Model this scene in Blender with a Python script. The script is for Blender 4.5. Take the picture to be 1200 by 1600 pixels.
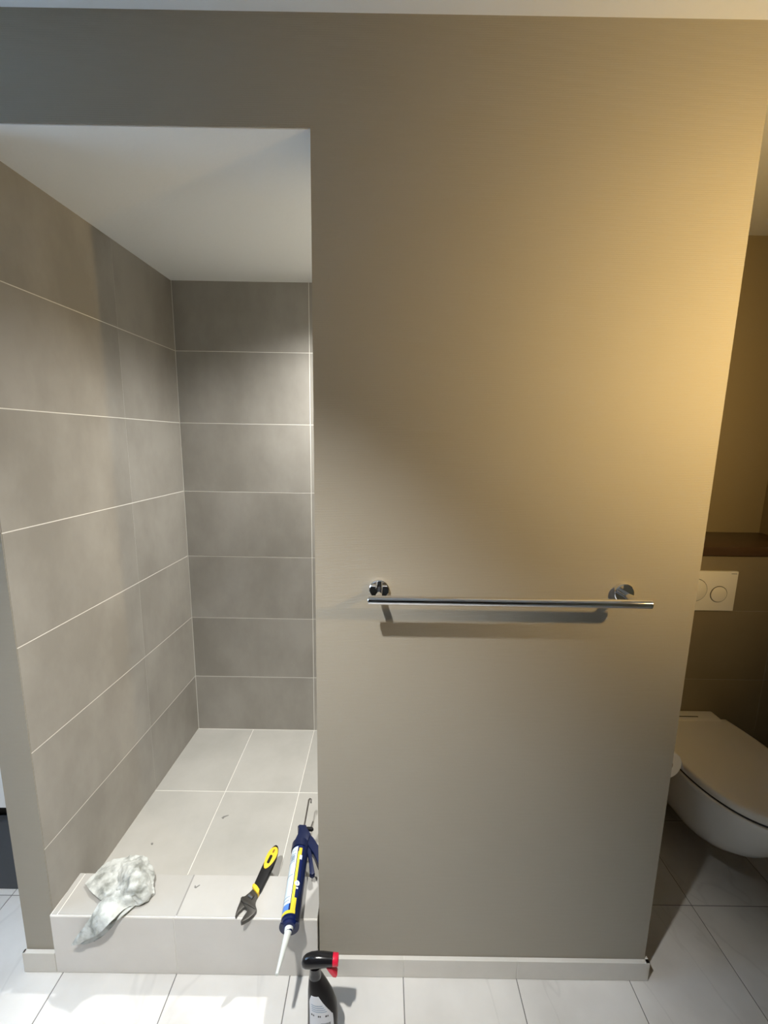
import bpy, bmesh, math, random
from mathutils import Vector, Matrix, noise

random.seed(7)
for o in list(bpy.data.objects):
    bpy.data.objects.remove(o)
scene = bpy.context.scene
COL = scene.collection

# ------------------------------------------------------------------ camera
F_PX, PITCH, YAW, ROLL, CAM_H = 666.2, 0.1664, 0.001, 0.016, 1.55
fw = Vector((math.sin(YAW) * math.cos(PITCH), math.cos(YAW) * math.cos(PITCH), -math.sin(PITCH)))
rt0 = Vector((math.cos(YAW), -math.sin(YAW), 0)); up0 = rt0.cross(fw)
rt = math.cos(ROLL) * rt0 + math.sin(ROLL) * up0
up = -math.sin(ROLL) * rt0 + math.cos(ROLL) * up0
cam_data = bpy.data.cameras.new('camera'); cam = bpy.data.objects.new('camera', cam_data); COL.objects.link(cam)
cam_data.sensor_fit = 'VERTICAL'; cam_data.sensor_height = 24.0; cam_data.lens = F_PX / 1600 * 24.0
cam_data.clip_start = 0.02
cam.matrix_world = Matrix(((rt.x, up.x, -fw.x, 0), (rt.y, up.y, -fw.y, 0), (rt.z, up.z, -fw.z, CAM_H), (0, 0, 0, 1)))
scene.camera = cam

# ------------------------------------------------------------------ light and exposure
vs = scene.view_settings
vs.view_transform = 'Standard'; vs.look = 'None'; vs.gamma = 1.0; vs.use_curve_mapping = False
vs.exposure = 0.1
world = bpy.data.worlds.new('World'); scene.world = world; world.use_nodes = True
world.node_tree.nodes['Background'].inputs[0].default_value = (0.45, 0.62, 1.0, 1)
world.node_tree.nodes['Background'].inputs[1].default_value = 1.0
DOWNLIGHT = (-0.40, 0.095, 2.401)
DOWNLIGHT_W = 218.0
DOWNLIGHT_AIM = (-0.41, 0.84, 0.0)
SHOWER_LIGHT = (0.04, 1.49, 2.1935)
SHOWER_LIGHT_W = 94.0
READING = (1.28, 0.19, 1.85)
READING_AIM = (0.86, 1.017, 1.77)
READING_W = 80.0
WINDOW_Y, WINDOW_Z, WINDOW_X = (0.30, 1.75), (0.95, 2.05), -2.35
wl = bpy.data.lights.new('window_daylight', 'AREA'); wl.shape = 'RECTANGLE'
wl.size = WINDOW_Z[1] - WINDOW_Z[0]; wl.size_y = WINDOW_Y[1] - WINDOW_Y[0]; wl.energy = 40.0; wl.color = (0.46, 0.70, 1.0)
wlo = bpy.data.objects.new('window_daylight', wl); COL.objects.link(wlo)
wlo.location = (WINDOW_X - 0.10, sum(WINDOW_Y) / 2, sum(WINDOW_Z) / 2); wlo.rotation_euler = (0, -math.pi / 2, 0)

# ------------------------------------------------------------------ materials
def new_mat(name):
    m = bpy.data.materials.new(name); m.use_nodes = True
    nt = m.node_tree; return m, nt, nt.nodes['Principled BSDF']
def flat(name, col, rough=0.5, metal=0.0, spec=0.5, coat=0.0, bump=0.0, bscale=200.0):
    m, nt, b = new_mat(name)
    b.inputs['Base Color'].default_value = (*col, 1); b.inputs['Roughness'].default_value = rough
    b.inputs['Metallic'].default_value = metal; b.inputs['Specular IOR Level'].default_value = spec
    b.inputs['Coat Weight'].default_value = coat
    if bump:
        t = nt.nodes.new('ShaderNodeTexCoord'); n = nt.nodes.new('ShaderNodeTexNoise'); n.inputs['Scale'].default_value = bscale
        bp = nt.nodes.new('ShaderNodeBump'); bp.inputs['Strength'].default_value = bump; bp.inputs['Distance'].default_value = 0.002
        nt.links.new(t.outputs['Object'], n.inputs['Vector']); nt.links.new(n.outputs['Fac'], bp.inputs['Height'])
        nt.links.new(bp.outputs['Normal'], b.inputs['Normal'])
    return m
def mottled(name, c0, c1, scale, rough, rnd=0.06, detail=5.0, stretch=(1, 1, 1), bump=0.0, spec=0.5, lo=0.3, hi=0.7):
    """cloudy cement / stone look, each piece shifted by its own random number"""
    m, nt, b = new_mat(name); N = nt.nodes.new; L = nt.links.new
    g = N('ShaderNodeNewGeometry'); oi = N('ShaderNodeObjectInfo')
    mp = N('ShaderNodeMapping'); mp.inputs['Scale'].default_value = stretch
    add = N('ShaderNodeVectorMath'); add.operation = 'ADD'
    mul = N('ShaderNodeMath'); mul.operation = 'MULTIPLY'; mul.inputs[1].default_value = 37.0
    L(oi.outputs['Random'], mul.inputs[0]); L(g.outputs['Position'], mp.inputs['Vector'])
    L(mp.outputs['Vector'], add.inputs[0]); L(mul.outputs[0], add.inputs[1])
    n = N('ShaderNodeTexNoise'); n.inputs['Scale'].default_value = scale; n.inputs['Detail'].default_value = detail
    n.inputs['Roughness'].default_value = 0.6
    L(add.outputs[0], n.inputs['Vector'])
    mr = N('ShaderNodeMapRange'); mr.inputs['From Min'].default_value = lo; mr.inputs['From Max'].default_value = hi
    L(n.outputs['Fac'], mr.inputs['Value'])
    mx = N('ShaderNodeMix'); mx.data_type = 'RGBA'
    mx.inputs['A'].default_value = (*c0, 1); mx.inputs['B'].default_value = (*c1, 1)
    L(mr.outputs[0], mx.inputs['Factor'])
    hsv = N('ShaderNodeHueSaturation'); mr2 = N('ShaderNodeMapRange')
    mr2.inputs['To Min'].default_value = 1 - rnd; mr2.inputs['To Max'].default_value = 1 + rnd
    L(oi.outputs['Random'], mr2.inputs['Value']); L(mr2.outputs[0], hsv.inputs['Value']); L(mx.outputs['Result'], hsv.inputs['Color'])
    L(hsv.outputs[0], b.inputs['Base Color'])
    b.inputs['Roughness'].default_value = rough; b.inputs['Specular IOR Level'].default_value = spec
    if bump:
        n2 = N('ShaderNodeTexNoise'); n2.inputs['Scale'].default_value = 260; L(g.outputs['Position'], n2.inputs['Vector'])
        bp = N('ShaderNodeBump'); bp.inputs['Strength'].default_value = bump; bp.inputs['Distance'].default_value = 0.001
        L(n2.outputs['Fac'], bp.inputs['Height']); L(bp.outputs['Normal'], b.inputs['Normal'])
    return m
def wallpaper(name, c0, c1):
    """painted wall covering with fine horizontal ribs"""
    m, nt, b = new_mat(name); N = nt.nodes.new; L = nt.links.new
    g = N('ShaderNodeNewGeometry')
    w = N('ShaderNodeTexWave'); w.wave_type = 'BANDS'; w.bands_direction = 'Z'
    w.inputs['Scale'].default_value = 78.0; w.inputs['Distortion'].default_value = 1.2; w.inputs['Detail'].default_value = 2.0
    L(g.outputs['Position'], w.inputs['Vector'])
    n = N('ShaderNodeTexNoise'); n.inputs['Scale'].default_value = 420; n.inputs['Detail'].default_value = 3; L(g.outputs['Position'], n.inputs['Vector'])
    ad = N('ShaderNodeMath'); ad.operation = 'ADD'; L(w.outputs['Fac'], ad.inputs[0]); L(n.outputs['Fac'], ad.inputs[1])
    bp = N('ShaderNodeBump'); bp.inputs['Strength'].default_value = 0.20; bp.inputs['Distance'].default_value = 0.0009
    L(ad.outputs[0], bp.inputs['Height']); L(bp.outputs['Normal'], b.inputs['Normal'])
    n2 = N('ShaderNodeTexNoise'); n2.inputs['Scale'].default_value = 3.0; L(g.outputs['Position'], n2.inputs['Vector'])
    mx = N('ShaderNodeMix'); mx.data_type = 'RGBA'; mx.inputs['A'].default_value = (*c0, 1); mx.inputs['B'].default_value = (*c1, 1)
    L(n2.outputs['Fac'], mx.inputs['Factor']); L(mx.outputs['Result'], b.inputs['Base Color'])
    b.inputs['Roughness'].default_value = 0.55; b.inputs['Specular IOR Level'].default_value = 0.3
    return m
def emit(name, col, s):
    m = bpy.data.materials.new(name); m.use_nodes = True; nt = m.node_tree
    nt.nodes.remove(nt.nodes['Principled BSDF']); e = nt.nodes.new('ShaderNodeEmission')
    e.inputs[0].default_value = (*col, 1); e.inputs[1].default_value = s
    nt.links.new(e.outputs[0], nt.nodes['Material Output'].inputs['Surface']); return m

def marble(name):
    m, nt, b = new_mat(name); N = nt.nodes.new; L = nt.links.new
    g = N('ShaderNodeNewGeometry'); oi = N('ShaderNodeObjectInfo')
    mul = N('ShaderNodeMath'); mul.operation = 'MULTIPLY'; mul.inputs[1].default_value = 23.0; L(oi.outputs['Random'], mul.inputs[0])
    add = N('ShaderNodeVectorMath'); add.operation = 'ADD'; L(g.outputs['Position'], add.inputs[0]); L(mul.outputs[0], add.inputs[1])
    n = N('ShaderNodeTexNoise'); n.inputs['Scale'].default_value = 5.0; n.inputs['Detail'].default_value = 6; L(add.outputs[0], n.inputs['Vector'])
    r = N('ShaderNodeValToRGB'); r.color_ramp.elements[0].position = 0.3; r.color_ramp.elements[1].position = 0.72
    r.color_ramp.elements[0].color = (0.58, 0.56, 0.53, 1); r.color_ramp.elements[1].color = (0.72, 0.70, 0.67, 1)
    L(n.outputs['Fac'], r.inputs[0])
    # soft diagonal veins
    mp = N('ShaderNodeMapping'); mp.inputs['Rotation'].default_value = (0, 0, 0.9); mp.inputs['Scale'].default_value = (1.0, 0.35, 1)
    L(add.outputs[0], mp.inputs['Vector'])
    n2 = N('ShaderNodeTexNoise'); n2.inputs['Scale'].default_value = 3.2; n2.inputs['Detail'].default_value = 4; n2.inputs['Distortion'].default_value = 0.6
    L(mp.outputs[0], n2.inputs['Vector'])
    sb = N('ShaderNodeMath'); sb.operation = 'SUBTRACT'; sb.inputs[1].default_value = 0.5; L(n2.outputs['Fac'], sb.inputs[0])
    ab = N('ShaderNodeMath'); ab.operation = 'ABSOLUTE'; L(sb.outputs[0], ab.inputs[0])
    mr = N('ShaderNodeMapRange'); mr.inputs['From Max'].default_value = 0.010; mr.inputs['To Min'].default_value = 0.91; mr.inputs['To Max'].default_value = 1.0
    L(ab.outputs[0], mr.inputs['Value'])
    hsv = N('ShaderNodeHueSaturation'); L(r.outputs[0], hsv.inputs['Color']); L(mr.outputs[0], hsv.inputs['Value'])
    L(hsv.outputs[0], b.inputs['Base Color']); b.inputs['Roughness'].default_value = 0.45
    return m

M = dict(
    wallpaper=wallpaper('taupe_wallcovering', (0.335, 0.307, 0.255), (0.36, 0.330, 0.275)),
    dark_wall=flat('dark_brown_wall', (0.10, 0.085, 0.07), 0.6, bump=0.1),  # for the unseen rear wall, dark so that less light bounces back
    ceiling=flat('ceiling_white', (0.85, 0.87, 0.865), 0.8, bump=0.15, bscale=90),
    toilet_paint=wallpaper('beige_wallcovering', (0.28, 0.225, 0.13), (0.30, 0.24, 0.14)),
    tile=mottled('grey_beige_wall_tile', (0.280, 0.262, 0.232), (0.355, 0.336, 0.302), 4.5, 0.42, 0.05, stretch=(1, 1, 0.6), bump=0.05, lo=0.36, hi=0.64),
    toilet_tile=mottled('dimmed_wall_tile', (0.21, 0.170, 0.108), (0.24, 0.195, 0.125), 4.5, 0.42, 0.05, bump=0.05),  # darkened and browned: the niche's dim warm light is put into the colour
    shower_floor=mottled('light_shower_floor_tile', (0.40, 0.39, 0.36), (0.48, 0.468, 0.435), 4.0, 0.42, 0.03, bump=0.04),
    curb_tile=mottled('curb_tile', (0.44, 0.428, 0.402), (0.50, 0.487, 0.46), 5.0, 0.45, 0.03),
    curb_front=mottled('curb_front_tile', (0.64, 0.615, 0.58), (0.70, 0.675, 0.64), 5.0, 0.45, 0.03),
    base_tile=mottled('baseboard_tile', (0.62, 0.595, 0.545), (0.69, 0.66, 0.61), 6.0, 0.5, 0.04),
    floor_tile=marble('white_marble_floor_tile'),
    grout=flat('pale_grout', (0.78, 0.76, 0.71), 0.85),
    grout_dark=flat('grey_grout', (0.17, 0.165, 0.16), 0.9),
    grout_brown=flat('brown_grout', (0.36, 0.33, 0.28), 0.9),
    chrome=flat('chrome', (0.86, 0.86, 0.87), 0.06, 1.0),
    porcelain=flat('white_porcelain', (0.80, 0.79, 0.76), 0.16, spec=0.5),
    white_plastic=flat('white_plastic', (0.78, 0.75, 0.68), 0.28),
    groove_shade=flat('groove_shade', (0.02, 0.018, 0.015), 0.6),  # near-black colour stands in for the shade inside gaps and slots
    dark_wood=mottled('dark_wood', (0.050, 0.028, 0.016), (0.085, 0.048, 0.026), 9, 0.32, 0.02, stretch=(0.15, 1, 1)),
    paper=flat('toilet_paper', (0.82, 0.80, 0.77), 0.95, bump=0.3, bscale=300),
    cardboard=flat('cardboard', (0.22, 0.15, 0.10), 0.9),
    navy=flat('navy_metal', (0.007, 0.013, 0.052), 0.32, 0.0, 0.5),
    navy_label=flat('navy_print', (0.006, 0.014, 0.085), 0.3),
    pale_label=flat('pale_blue_print', (0.66, 0.76, 0.84), 0.35),
    blue_label=flat('blue_print', (0.10, 0.24, 0.66), 0.35),
    yellow=flat('yellow_plastic', (0.86, 0.56, 0.035), 0.4),
    lemon=flat('lemon_print', (0.90, 0.72, 0.05), 0.35),
    white_print=flat('white_print', (0.85, 0.86, 0.86), 0.4),
    ink=flat('blue_grey_ink', (0.18, 0.26, 0.36), 0.6),
    black_ink=flat('black_ink', (0.06, 0.065, 0.07), 0.6),
    nozzle=flat('translucent_nozzle', (0.78, 0.82, 0.79), 0.4),
    steel=flat('dark_steel', (0.20, 0.19, 0.18), 0.34, 0.85, bump=0.1, bscale=400),
    tool_steel=flat('phosphated_steel', (0.095, 0.09, 0.082), 0.42, 0.75, bump=0.1, bscale=300),
    black_rubber=flat('black_rubber', (0.009, 0.009, 0.010), 0.55, spec=0.3),
    black_plastic=flat('black_gloss_plastic', (0.010, 0.010, 0.012), 0.16),
    bottle_black=flat('black_bottle_plastic', (0.006, 0.005, 0.006), 0.3, spec=0.18),
    dried_sealant=flat('dried_grey_sealant', (0.20, 0.195, 0.18), 0.8),
    joint_grey=flat('grey_joint_filler', (0.30, 0.29, 0.275), 0.9),
    red=flat('red_plastic', (0.70, 0.015, 0.05), 0.3),
    label=flat('pale_grey_label', (0.66, 0.67, 0.71), 0.45),
    cabinet_white=flat('cabinet_white', (0.80, 0.80, 0.80), 0.3),
    cabinet_dark=flat('cabinet_dark', (0.045, 0.05, 0.06), 0.45),
    frame_white=flat('window_frame_white', (0.8, 0.8, 0.8), 0.35),
    lamp_metal=flat('lamp_brass', (0.55, 0.42, 0.20), 0.3, 0.9),
    cord=flat('lamp_cord', (0.03, 0.03, 0.03), 0.6),
    warm_glow=emit('warm_lamp_glass', (1.0, 0.62, 0.24), 9.0),
    cool_glow=emit('downlight_lens', (1.0, 0.97, 0.90), 6.0),
)
def cloth_mat():
    m, nt, b = new_mat('dirty_white_cloth'); N = nt.nodes.new; L = nt.links.new
    t = N('ShaderNodeTexCoord'); n = N('ShaderNodeTexNoise'); n.inputs['Scale'].default_value = 30; n.inputs['Detail'].default_value = 6
    L(t.outputs['Object'], n.inputs['Vector'])
    r = N('ShaderNodeValToRGB'); r.color_ramp.elements[0].position = 0.32; r.color_ramp.elements[1].position = 0.55
    r.color_ramp.elements[0].color = (0.25, 0.26, 0.235, 1); r.color_ramp.elements[1].color = (0.60, 0.62, 0.595, 1)
    L(n.outputs['Fac'], r.inputs[0]); L(r.outputs[0], b.inputs['Base Color']); b.inputs['Roughness'].default_value = 0.95
    n2 = N('ShaderNodeTexNoise'); n2.inputs['Scale'].default_value = 260; L(t.outputs['Object'], n2.inputs['Vector'])
    bp = N('ShaderNodeBump'); bp.inputs['Strength'].default_value = 0.5; bp.inputs['Distance'].default_value = 0.002
    L(n2.outputs['Fac'], bp.inputs['Height']); L(bp.outputs['Normal'], b.inputs['Normal'])
    b.inputs['Sheen Weight'].default_value = 0.2
    return m
M['cloth'] = cloth_mat()
def glass_mat():
    m, nt, b = new_mat('window_glass'); b.inputs['Transmission Weight'].default_value = 1.0
    b.inputs['Roughness'].default_value = 0.0; b.inputs['IOR'].default_value = 1.01; return m
M['glass'] = glass_mat()

# ------------------------------------------------------------------ helpers
def tag(o, label=None, cat=None, group=None, kind=None):
    if label: o['label'] = label
    if cat: o['category'] = cat
    if group: o['group'] = group
    if kind: o['kind'] = kind
    return o
def empty(name, loc, label, cat, group=None):
    o = bpy.data.objects.new(name, None); COL.objects.link(o); o.location = loc; o.empty_display_size = 0.05
    return tag(o, label, cat, group)
def wloc(o):
    v = Vector((0, 0, 0))
    while o: v += Vector(o.location); o = o.parent
    return v
class MB:
    """collects shapes in world coordinates; build() links them as one mesh object"""
    def __init__(s): s.bm = bmesh.new()
    def poly(s, vs, fs):
        b = [s.bm.verts.new(Vector(v)) for v in vs]
        for f in fs:
            try: s.bm.faces.new([b[i] for i in f])
            except ValueError: pass
        return s
    def box(s, a, b, bev=0.0):
        (x0, y0, z0), (x1, y1, z1) = a, b
        t = bmesh.new()
        vs = [t.verts.new(v) for v in [(x0, y0, z0), (x1, y0, z0), (x1, y1, z0), (x0, y1, z0), (x0, y0, z1), (x1, y0, z1), (x1, y1, z1), (x0, y1, z1)]]
        for f in [(0, 3, 2, 1), (4, 5, 6, 7), (0, 1, 5, 4), (1, 2, 6, 5), (2, 3, 7, 6), (3, 0, 4, 7)]: t.faces.new([vs[i] for i in f])
        if bev: bmesh.ops.bevel(t, geom=list(t.edges), offset=bev, segments=2, profile=0.6, affect='EDGES')
        return s.join(t)
    def join(s, t):
        me = bpy.data.meshes.new('tmp'); t.to_mesh(me); t.free(); s.bm.from_mesh(me); bpy.data.meshes.remove(me); return s
    def prism(s, pts, z0, z1, bev=0.0, xf=None):
        """polygon (x, y) extruded z0..z1; xf maps local to world"""
        t = bmesh.new(); n = len(pts)
        lo = [t.verts.new((x, y, z0)) for x, y in pts]; hi = [t.verts.new((x, y, z1)) for x, y in pts]
        t.faces.new(list(reversed(lo))); top = t.faces.new(hi)
        for i in range(n): t.faces.new((lo[i], lo[(i + 1) % n], hi[(i + 1) % n], hi[i]))
        bmesh.ops.recalc_face_normals(t, faces=list(t.faces))
        if bev:
            ed = [e for e in t.edges if abs(e.verts[0].co.z - e.verts[1].co.z) < 1e-6]
            bmesh.ops.bevel(t, geom=ed, offset=bev, segments=2, profile=0.6, affect='EDGES')
        if xf is not None: bmesh.ops.transform(t, matrix=xf, verts=list(t.verts))
        return s.join(t)
    def loft(s, rings, cap0=True, cap1=True, closed=True):
        n = len(rings[0]); b = [[s.bm.verts.new(Vector(v)) for v in r] for r in rings]
        for i in range(len(b) - 1):
            for j in range(n if closed else n - 1):
                k = (j + 1) % n; s.bm.faces.new((b[i][j], b[i][k], b[i + 1][k], b[i + 1][j]))
        if cap0: s.bm.faces.new(list(reversed(b[0])))
        if cap1: s.bm.faces.new(b[-1])
        return s
    def tube(s, pts, rad, n=16, cap=True):
        """tube along points; rad number or list"""
        pts = [Vector(p) for p in pts]; rs = rad if isinstance(rad, (list, tuple)) else [rad] * len(pts)
        rings = []; ref = None
        for i, p in enumerate(pts):
            a = pts[max(i - 1, 0)]; c = pts[min(i + 1, len(pts) - 1)]; d = (c - a)
            if d.length < 1e-9: d = pts[-1] - pts[0]
            d.normalize()
            if ref is None:
                ref = Vector((0, 0, 1)) if abs(d.z) < 0.9 else Vector((1, 0, 0))
            u = (ref - d * ref.dot(d)).normalized(); v = d.cross(u); ref = u
            rings.append([p + (u * math.cos(t) + v * math.sin(t)) * rs[i] for t in [2 * math.pi * k / n for k in range(n)]])
        return s.loft(rings, cap, cap)
    def ring(s, c, axis, r0, r1, h, n=32):
        """flat washer of inner r0, outer r1, thickness h along axis"""
        ax = Vector(axis).normalized(); ref = Vector((0, 0, 1)) if abs(ax.z) < 0.9 else Vector((1, 0, 0))
        u = (ref - ax * ref.dot(ax)).normalized(); v = ax.cross(u); c = Vector(c)
        def circ(r, o): return [c + ax * o + (u * math.cos(2 * math.pi * k / n) + v * math.sin(2 * math.pi * k / n)) * r for k in range(n)]
        rr = [circ(r0, 0), circ(r1, 0), circ(r1, h), circ(r0, h)]
        b = [[s.bm.verts.new(p) for p in q] for q in rr]
        for i in range(4):
            for j in range(n): s.bm.faces.new((b[i][j], b[i][(j + 1) % n], b[(i + 1) % 4][(j + 1) % n], b[(i + 1) % 4][j]))
        return s
    def build(s, name, mat, parent=None, smooth=True, angle=35):
        bmesh.ops.recalc_face_normals(s.bm, faces=list(s.bm.faces))
        off = wloc(parent) if parent else Vector((0, 0, 0))
        if off.length: bmesh.ops.translate(s.bm, vec=-off, verts=list(s.bm.verts))
        if smooth:
            for f in s.bm.faces: f.smooth = True
            for e in s.bm.edges:
                if len(e.link_faces) == 2 and e.calc_face_angle(0) > math.radians(angle): e.smooth = False
        me = bpy.data.meshes.new(name); s.bm.to_mesh(me); s.bm.free()
        me.materials.append(M[mat] if isinstance(mat, str) else mat)
        o = bpy.data.objects.new(name, me); COL.objects.link(o)
        if parent: o.parent = parent
        return o
def box_obj(name, a, b, mat, parent=None, bev=0.0): return MB().box(a, b, bev).build(name, mat, parent)

_tiles = {}
def tile(name, parent, origin, u, v, w, h, t, mat, ch=0.0008):
    """a chamfered slab; origin = face corner, u/v along the face, u x v points out of the wall"""
    key = (round(w, 4), round(h, 4), round(t, 4), mat)
    if key not in _tiles:
        b = bmesh.new()
        def q(i, z): return [b.verts.new(c) for c in [(i, i, z), (w - i, i, z), (w - i, h - i, z), (i, h - i, z)]]
        r = [q(0, -t), q(0, -ch), q(ch, 0)]
        for k in range(2):
            for j in range(4): b.faces.new((r[k][j], r[k][(j + 1) % 4], r[k + 1][(j + 1) % 4], r[k + 1][j]))
        b.faces.new(r[2]); b.faces.new(list(reversed(r[0])))
        me = bpy.data.meshes.new(name); b.to_mesh(me); b.free(); me.materials.append(M[mat]); _tiles[key] = me
    o = bpy.data.objects.new(name, _tiles[key]); COL.objects.link(o)
    u = Vector(u).normalized(); v = Vector(v).normalized(); n = u.cross(v); p = Vector(origin)
    o.parent = parent
    o.matrix_basis = Matrix(((u.x, v.x, n.x, p.x), (u.y, v.y, n.y, p.y), (u.z, v.z, n.z, p.z), (0, 0, 0, 1)))
    return o

# ------------------------------------------------------------------ dimensions of the room
D, DB, HC = 1.0168, 1.9106, 2.401
XE, XR = -0.1668, 0.785
ZSF, ZSC = 0.123, 2.1955
XL_B, XL_F = -0.9024, -0.9330         # shower left wall face, back and front
XP = -1.022                           # outer face of the left partition
YC, YCB, ZC = 1.005, 1.127, 0.201     # curb front, back, top
Y_BEHIND, X_RIGHT = -3.2, 1.72
G = 0.0013                            # half a joint
DEP = 0.0012                          # joint depth

# floor -----------------------------------------------------------------
fl = tag(box_obj('floor', (WINDOW_X - .2, Y_BEHIND - .1, -0.1), (X_RIGHT + .1, DB + .1, -DEP), 'grout_dark'),
         'pale marble-look square tile floor in front of the shower', 'floor', kind='structure')
xs = [-0.916 + 0.3317 * k for k in range(-5, 9)]; ys = [1.216 - 0.3317 * k for k in range(-3, 9)]
for i in range(len(xs) - 1):
    for y in ys:
        y0 = y - 0.3317
        if xs[i] > XL_F - .01 and xs[i + 1] < XE and y0 > YC: continue
        x0, x1 = max(xs[i], WINDOW_X), min(xs[i + 1], X_RIGHT); y1 = min(y, DB)
        if x1 - x0 < .03 or y1 - y0 < .03: continue
        tile('floor_tile', fl, (x0 + G, y0 + G, 0), (1, 0, 0), (0, 1, 0), x1 - x0 - 2 * G, y1 - y0 - 2 * G, 0.01, 'floor_tile', .0005)

# main ceiling -------------------------------------------------------------
tag(box_obj('ceiling', (WINDOW_X - .2, Y_BEHIND - .1, HC), (X_RIGHT + .1, DB + .1, HC + .1), 'ceiling'),
    'white painted ceiling above the taupe wall', 'ceiling', kind='structure')
# front wall: panel and header ------------------------------------------------
wf = MB().box((XE, D, 0), (XR, D + .11, HC)).box((XP, D, ZSC), (XE, D + .11, HC))
wf.build('wall_front', 'wallpaper', smooth=False)
tag(bpy.data.objects['wall_front'], 'taupe ribbed wall panel holding the towel rail, with header over the shower', 'wall', kind='structure')
tag(box_obj('ceiling_shower', (XL_F - .01, D + .003, ZSC - .002), (0.62, DB + .02, ZSC + .02), 'ceiling'),
    'lower white ceiling inside the shower recess', 'ceiling', kind='structure')

# shower left partition --------------------------------------------------------
k = DEP
pw = MB().prism([(XP, D), (XL_F - k, D), (XL_B - k, DB), (XL_B - k, DB + .05), (XP, DB + .05)], 0, ZSC)
pl = tag(pw.build('wall_shower_left', 'wallpaper', smooth=False), 'thin partition wall at the left of the shower, tiled inside', 'wall', kind='structure')
ROWS = [ZSF] + [1.9137 - 0.3015 * i for i in range(5, -1, -1)] + [ZSC]
ldir = Vector((XL_B - XL_F, DB - D, 0)); llen = ldir.length; lu = ldir.normalized()
def lpt(y): return Vector((XL_F, D, 0)) + ldir * ((y - D) / (DB - D))
# grout bed that shows in the joints
gb = MB().prism([tuple(lpt(D + .002).xy - Vector((.006, 0))), tuple(lpt(D + .002).xy - Vector((.0004, 0))), tuple(lpt(DB).xy - Vector((.0004, 0))), tuple(lpt(DB).xy - Vector((.006, 0)))], ZSF - .01, ZSC - .003)
gb.build('grout_bed', 'grout', pl, smooth=False)
for i in range(len(ROWS) - 1):
    z0, z1 = ROWS[i], ROWS[i + 1]
    for a, b in ((D + .0015, 1.535), (1.535, DB)):
        w = (lpt(b) - lpt(a)).length
        tile('wall_tile', pl, lpt(a) + lu * .0004 + Vector((0, 0, z0 + G)), lu, (0, 0, 1), w - .0008, z1 - z0 - 2 * G, 0.004, 'tile', .0003)

# shower back wall ----------------------------------------------------------------
bw = tag(box_obj('wall_shower_back', (XP - .0, DB + DEP, 0), (X_RIGHT + .1, DB + .1, HC), 'toilet_paint'),
         'rear wall behind the shower and the toilet', 'wall', kind='structure')
MB().box((XL_B - .01, DB + DEP * .8, ZSF - .01), (0.61, DB + .006, ZSC)).build('grout_bed', 'grout', bw, smooth=False)
for i in range(len(ROWS) - 1):
    z0, z1 = ROWS[i], ROWS[i + 1]
    for a, b in ((XL_B + .001, -0.3275), (-0.3275, 0.274), (0.274, 0.60)):
        tile('wall_tile', bw, (a + G, DB, z0 + G), (1, 0, 0), (0, 0, 1), b - a - 2 * G, z1 - z0 - 2 * G, 0.004, 'tile')
# shower right wall, hidden behind the panel
tag(box_obj('wall_shower_right', (0.60, D + .11, 0), (XR, DB + DEP, HC), 'toilet_paint'),
    'thick partition between the shower and the toilet', 'wall', kind='structure')

# shower floor and curb --------------------------------------------------------------
sf = tag(box_obj('floor_shower', (XL_F + .0, YCB - .02, 0), (0.60, DB + DEP, ZSF - DEP), 'grout'),
         'raised shower floor of long pale grey tiles', 'floor', kind='structure')
for a, b in ((XL_F, -0.6297), (-0.6297, -0.328), (-0.328, -0.026), (-0.026, 0.276), (0.276, 0.60)):
    for c, d in ((YCB, 1.531), (1.531, DB - .0005)):
        tile('floor_tile', sf, (a + G, c + G, ZSF), (1, 0, 0), (0, 1, 0), b - a - 2 * G, d - c - 2 * G, 0.006, 'shower_floor')
cb = tag(box_obj('shower_curb', (XL_F, YC + DEP, 0), (XE - .004, YCB - DEP, ZC - DEP), 'grout'),
         'low tiled curb along the front of the shower floor', 'curb', kind='structure')
for a, b in ((XL_F + .001, -0.914), (-0.914, -0.574), (-0.574, XE - .003)):
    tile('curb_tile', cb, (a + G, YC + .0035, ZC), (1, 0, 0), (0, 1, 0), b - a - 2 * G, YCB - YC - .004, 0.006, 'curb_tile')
box_obj('joint_filler', (-0.5762, YC + .006, ZC - .004), (-0.5718, YCB - .001, ZC + .0001), 'joint_grey', cb)
for a, b in ((XL_F, -0.580), (-0.580, XE - .003)):
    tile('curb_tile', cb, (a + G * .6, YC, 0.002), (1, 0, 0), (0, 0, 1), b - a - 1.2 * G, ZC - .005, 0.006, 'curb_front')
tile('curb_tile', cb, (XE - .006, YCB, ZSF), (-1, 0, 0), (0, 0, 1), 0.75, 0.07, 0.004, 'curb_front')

# baseboards ---------------------------------------------------------------------------
bf = tag(box_obj('baseboard_front', (XE + .001, YC + .0015, 0), (XR + .004, D, 0.062), 'grout'),
         'row of low grey tiles along the foot of the taupe wall', 'baseboard', kind='structure')
for a, b in ((XE + .001, 0.080), (0.080, 0.411), (0.411, XR + .011)):
    tile('baseboard_tile', bf, (a + G * .7, YC, 0.001), (1, 0, 0), (0, 0, 1), b - a - 1.4 * G, 0.063, 0.0105, 'base_tile')
tile('baseboard_tile', bf, (XR + .011, YC + .001, 0.001), (0, 1, 0), (0, 0, 1), 0.16, 0.063, 0.0105, 'base_tile')
bl = tag(box_obj('baseboard_left', (XP - .001, YC + .0015, 0), (XL_F - .002, D, 0.066), 'grout'),
         'short grey tile skirting at the end of the left partition', 'baseboard', kind='structure')
tile('baseboard_tile', bl, (XP - .006, YC, 0.001), (1, 0, 0), (0, 0, 1), XL_F - XP + .0052, 0.067, 0.0105, 'base_tile')
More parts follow.
